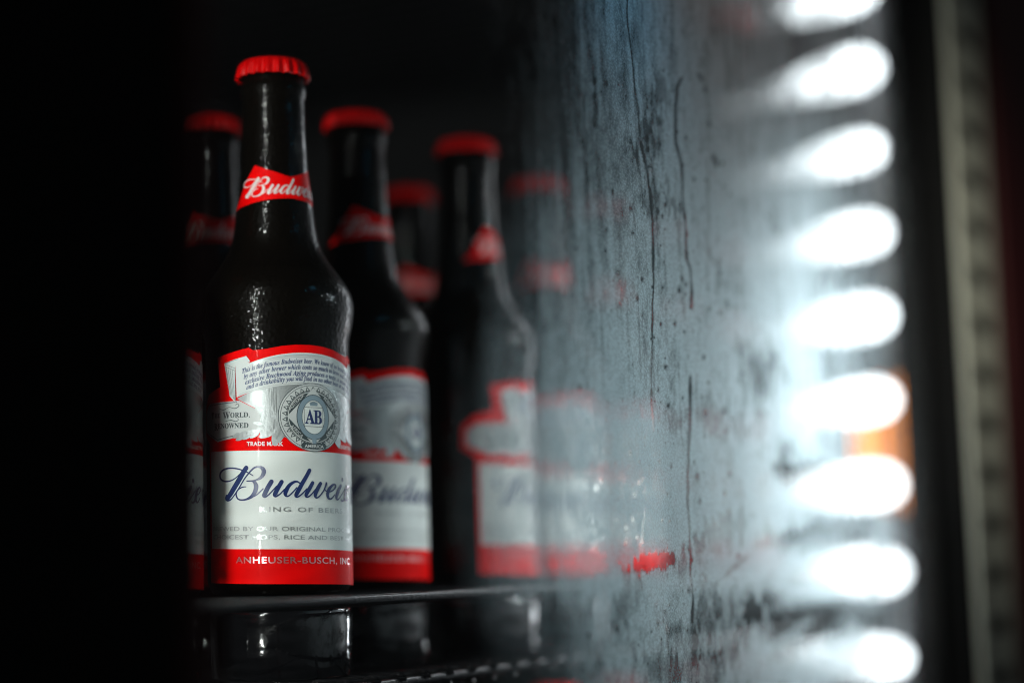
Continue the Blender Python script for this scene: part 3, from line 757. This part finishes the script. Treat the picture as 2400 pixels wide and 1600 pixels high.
# cloudy patches, downward streaks and mottling
n1 = vnoise(SS, ZZ, 45, 22, 1) - .5; n2 = vnoise(SS, ZZ, 190, 14, 2) - .5; n3 = vnoise(SS, ZZ, 420, 26, 3) - .5
n4 = vnoise(SS, ZZ, 330, 210, 4) - .5; n5 = vnoise(SS, ZZ, 800, 520, 5) - .5; n6 = vnoise(SS, ZZ, 110, 75, 6) - .5
upper = np.clip((1150 - PY) / 500, 0.25, 1)
FOG = FOG + env * (n1 * .30 + upper * (n2 * .40 + n3 * .30) + n4 * .34 + n5 * .30 + n6 * .34) - .22 * np.clip((1480 - PX) / 200, 0, 1) * upper * np.clip(n4 + n6 + n1 + .25, 0, 1)
def ell(cx, cy, rx, ry, ang=0, edge=.35, rough=.5):
    a = radians(ang); x = PX - cx; y = PY - cy
    u_ = (x * cos(a) + y * sin(a)) / rx; v_ = (-x * sin(a) + y * cos(a)) / ry
    d = np.sqrt(u_ * u_ + v_ * v_) + rough * (n4 * 1.2 + n6 + n5 * .6)
    return np.clip((1 - d) / edge + .5, 0, 1)
# wiped and run-off places
for a in ((1528, 1318, 54, 22, -16, .22, .6, .82), (1690, 1245, 70, 34, -28, .5, .8, .55), (1790, 1440, 62, 46, -12, .5, .6, .75),
          (1745, 1500, 60, 40, 10, .5, .9, .45), (1940, 1270, 130, 26, -6, .6, .5, .7), (1960, 1465, 120, 34, -10, .6, .5, .7),
          (1510, 320, 26, 70, 0, .7, .9, .55), (1550, 220, 22, 46, 0, .7, .9, .45), (1545, 480, 36, 40, 0, .8, .9, .45),
          (1660, 960, 80, 55, 10, .9, .9, .35), (1785, 870, 40, 60, 0, .8, .9, .45), (1905, 1110, 90, 34, 0, .7, .6, .75), (1930, 1255, 150, 30, -4, .6, .6, .6), (1890, 1450, 130, 34, -8, .6, .7, .7), (1990, 640, 60, 40, 0, .9, .8, .4), (1850, 1060, 26, 40, 0, .7, .8, .5),
          (1640, 1450, 40, 60, 30, .7, .9, .4), (1470, 1410, 26, 70, 20, .8, .6, .4), (1600, 1500, 44, 40, 0, .8, .9, .5), (1565, 1560, 70, 34, 0, .8, .9, .45),
          (1720, 1330, 60, 7, -42, .6, .4, .6), (1600, 1320, 9, 46, 0, .6, .5, .4), (1690, 640, 22, 60, 0, .9, .9, .3)):
    FOG = FOG * (1 - a[7] * ell(*a[:7]))
# brighter swipes left by a hand
for cx, cy, rx, ry, ang, amt in ((1880, 1290, 150, 30, -16, .5), (1760, 1220, 110, 22, -30, .3), (1930, 1560, 130, 50, -20, .7), (1800, 1590, 60, 70, -40, .5), (1750, 1540, 26, 90, 32, .5), (1985, 1500, 34, 70, 8, .45), (1850, 1490, 70, 14, -35, .4),
                                 (2055, 1340, 14, 90, 6, .55), (2075, 1250, 34, 40, 0, .55), (1960, 1390, 120, 18, 6, .35), (1890, 1400, 90, 20, -14, .3), (1610, 1500, 8, 110, 0, .3), (1705, 1500, 7, 80, 0, .3)):
    FOG = FOG + amt * ell(cx, cy, rx, ry, ang, .8, .8)
# runnels of water
rs = np.random.RandomState(11)
def drip(pts, wd, depth):
    global FOG
    p = np.array(pts, float); xc = np.interp(PY, p[:, 1], p[:, 0]); on = (PY > p[0, 1]) & (PY < p[-1, 1])
    xc = xc + 3 * (vnoise(PY * 0 + wd, PY, 1, .035, 31) - .5)
    g = vnoise(PY * 0 + p[0, 0], PY, 1, .02, 41)
    d = np.abs(PX - xc); dk = np.clip(1.3 - d / (wd * (.45 + 1.1 * g)), 0, 1)
    br = np.exp(-((d - wd * 2.2) / (wd * 1.2)) ** 2) * .16
    FOG = np.where(on, FOG * (1 - depth * dk) + br * env, FOG)
drip([(1468, -60), (1471, 57), (1477, 112), (1483, 140), (1485, 170), (1493, 245), (1500, 320)], 3.0, .85)
drip([(1500, 330), (1520, 420), (1530, 520), (1532, 627), (1527, 818), (1528, 972), (1531, 1010)], 3.2, .8)
drip([(1598, 180), (1586, 207), (1583, 249), (1584, 335), (1597, 383), (1603, 497), (1605, 516)], 4.2, .8)
drip([(1605, 500), (1610, 608), (1618, 637), (1621, 679), (1619, 725)], 4.2, .9)
drip([(1619, 880), (1618, 899), (1617, 997), (1614, 1060), (1611, 1116), (1613, 1196), (1619, 1304), (1618, 1349), (1624, 1403), (1622, 1460)], 3.4, .8)
drip([(1378, 100), (1395, 200), (1396, 300)], 6, .5)
drip([(1512, 1190), (1505, 1260), (1500, 1280)], 5, .6)
for i in range(34):
    x = rs.uniform(1320, 1840); y = rs.uniform(-60, 900); L = rs.uniform(60, 260)
    drip([(x, y), (x + L * .035, y + L)], rs.uniform(1.5, 4), rs.uniform(.12, .34))
for i in range(420):
    cx = 1585 + rs.randn() * 120; cy = rs.uniform(120, 1560); r = 1.3 + 3.6 * rs.rand() ** 3
    if cx < 1330 or cx > 1900: continue
    mlo = (np.abs(PX - cx) < 30) & (np.abs(PY - cy) < 40)
    e = np.clip(1.5 - np.sqrt(((PX[mlo] - cx) / r) ** 2 + ((PY[mlo] - cy) / (r * rs.uniform(1.1, 2.0))) ** 2), 0, 1)
    FOG[mlo] = FOG[mlo] * (1 - .8 * e)
FOG = np.clip(FOG, 0, 1).astype(np.float32)
me = bpy.data.meshes.new('condensation')
verts = (XYZ - np.array(door.location)).reshape(-1, 3).astype(np.float32)
idx = np.arange(NS * NZ).reshape(NZ, NS)
keep = (FOG[:-1, :-1] + FOG[1:, 1:] + FOG[1:, :-1] + FOG[:-1, 1:]) > 0.0
quads = np.stack([idx[:-1, :-1], idx[:-1, 1:], idx[1:, 1:], idx[1:, :-1]], -1)[keep].reshape(-1, 4).astype(np.int32)
me.vertices.add(len(verts)); me.vertices.foreach_set('co', verts.ravel())
me.loops.add(quads.size); me.loops.foreach_set('vertex_index', quads.ravel())
me.polygons.add(len(quads)); me.polygons.foreach_set('loop_start', np.arange(0, quads.size, 4, dtype=np.int32))
at_ = me.attributes.new('mist_cover', 'FLOAT', 'POINT'); at_.data.foreach_set('value', FOG.ravel())
me.update(calc_edges=True)
def mist_material():
    m = bpy.data.materials.new('condensation_mist'); m.use_nodes = True; nt = m.node_tree; nt.nodes.clear(); L = nt.links.new
    o = nt.nodes.new('ShaderNodeOutputMaterial')
    at = nt.nodes.new('ShaderNodeAttribute'); at.attribute_name = 'mist_cover'
    tc = nt.nodes.new('ShaderNodeTexCoord')
    nz = nt.nodes.new('ShaderNodeTexNoise'); nz.inputs['Scale'].default_value = 1500; nz.inputs['Detail'].default_value = 2
    L(tc.outputs['Object'], nz.inputs['Vector'])
    vo = nt.nodes.new('ShaderNodeTexVoronoi'); vo.inputs['Scale'].default_value = 900
    L(tc.outputs['Object'], vo.inputs['Vector'])
    a = nt.nodes.new('ShaderNodeMath'); a.operation = 'MULTIPLY_ADD'; L(nz.outputs['Fac'], a.inputs[0]); a.inputs[1].default_value = 1.1; a.inputs[2].default_value = .56
    b = nt.nodes.new('ShaderNodeMath'); b.operation = 'MULTIPLY'; L(at.outputs['Fac'], b.inputs[0]); L(a.outputs[0], b.inputs[1])
    c = nt.nodes.new('ShaderNodeMath'); c.operation = 'MULTIPLY'; L(b.outputs[0], c.inputs[0])
    vr = nt.nodes.new('ShaderNodeMapRange'); vr.inputs[1].default_value = .15; vr.inputs[2].default_value = .6; vr.inputs[3].default_value = 1.15; vr.inputs[4].default_value = .68
    L(vo.outputs['Distance'], vr.inputs[0]); L(vr.outputs[0], c.inputs[1]); c.use_clamp = True
    tr = nt.nodes.new('ShaderNodeBsdfTransparent')
    tl = nt.nodes.new('ShaderNodeBsdfTranslucent'); tl.inputs[0].default_value = (.86, .87, .90, 1)
    df = nt.nodes.new('ShaderNodeBsdfDiffuse'); df.inputs[0].default_value = (.60, .74, .80, 1)
    m1 = nt.nodes.new('ShaderNodeMixShader'); m1.inputs[0].default_value = .5; L(tl.outputs[0], m1.inputs[1]); L(df.outputs[0], m1.inputs[2])
    m2 = nt.nodes.new('ShaderNodeMixShader'); L(c.outputs[0], m2.inputs[0]); L(tr.outputs[0], m2.inputs[1]); L(m1.outputs[0], m2.inputs[2])
    L(m2.outputs[0], o.inputs[0]); return m
mist = new('condensation', me, mist_material(), pane); mist['kind'] = 'stuff'
# beads of water
def bead_material():
    m = bpy.data.materials.new('water_bead'); m.use_nodes = True; nt = m.node_tree; nt.nodes.clear(); L = nt.links.new
    o = nt.nodes.new('ShaderNodeOutputMaterial'); mx = nt.nodes.new('ShaderNodeMixShader')
    t = nt.nodes.new('ShaderNodeBsdfTransparent'); g = nt.nodes.new('ShaderNodeBsdfGlossy'); g.inputs['Roughness'].default_value = .15
    fz = nt.nodes.new('ShaderNodeFresnel'); fz.inputs[0].default_value = 1.33
    L(fz.outputs[0], mx.inputs[0]); L(t.outputs[0], mx.inputs[1]); L(g.outputs[0], mx.inputs[2]); L(mx.outputs[0], o.inputs[0]); return m
bm = bmesh.new(); rs = np.random.RandomState(5)
nb = 0
while nb < 1500:
    i, j = rs.randint(0, NZ), rs.randint(0, NS)
    if not (1380 < PX[i, j] < 1880 and -20 < PY[i, j] < 1620) or rs.rand() > FOG[i, j] + .15: continue
    nb += 1
    c = Vector(XYZ[i, j] - np.array(door.location)); r = float(rs.choice([.00022, .0003, .0004, .0006], p=[.45, .3, .18, .07]))
    ax = N
    ring = [bm.verts.new(c + T * r * cos(2 * pi * k / 6) + Z * r * 1.15 * sin(2 * pi * k / 6)) for k in range(6)]
    r2 = [bm.verts.new(c + N * r * .45 + (T * cos(2 * pi * k / 6) + Z * 1.1 * sin(2 * pi * k / 6)) * r * .72) for k in range(6)]
    tp = bm.verts.new(c + N * r * .65)
    for k in range(6):
        bm.faces.new((ring[k], ring[(k + 1) % 6], r2[(k + 1) % 6], r2[k])); bm.faces.new((r2[k], r2[(k + 1) % 6], tp))
o = new('water_beads', bm_mesh('water_beads', bm, True), bead_material(), pane); o['kind'] = 'stuff'
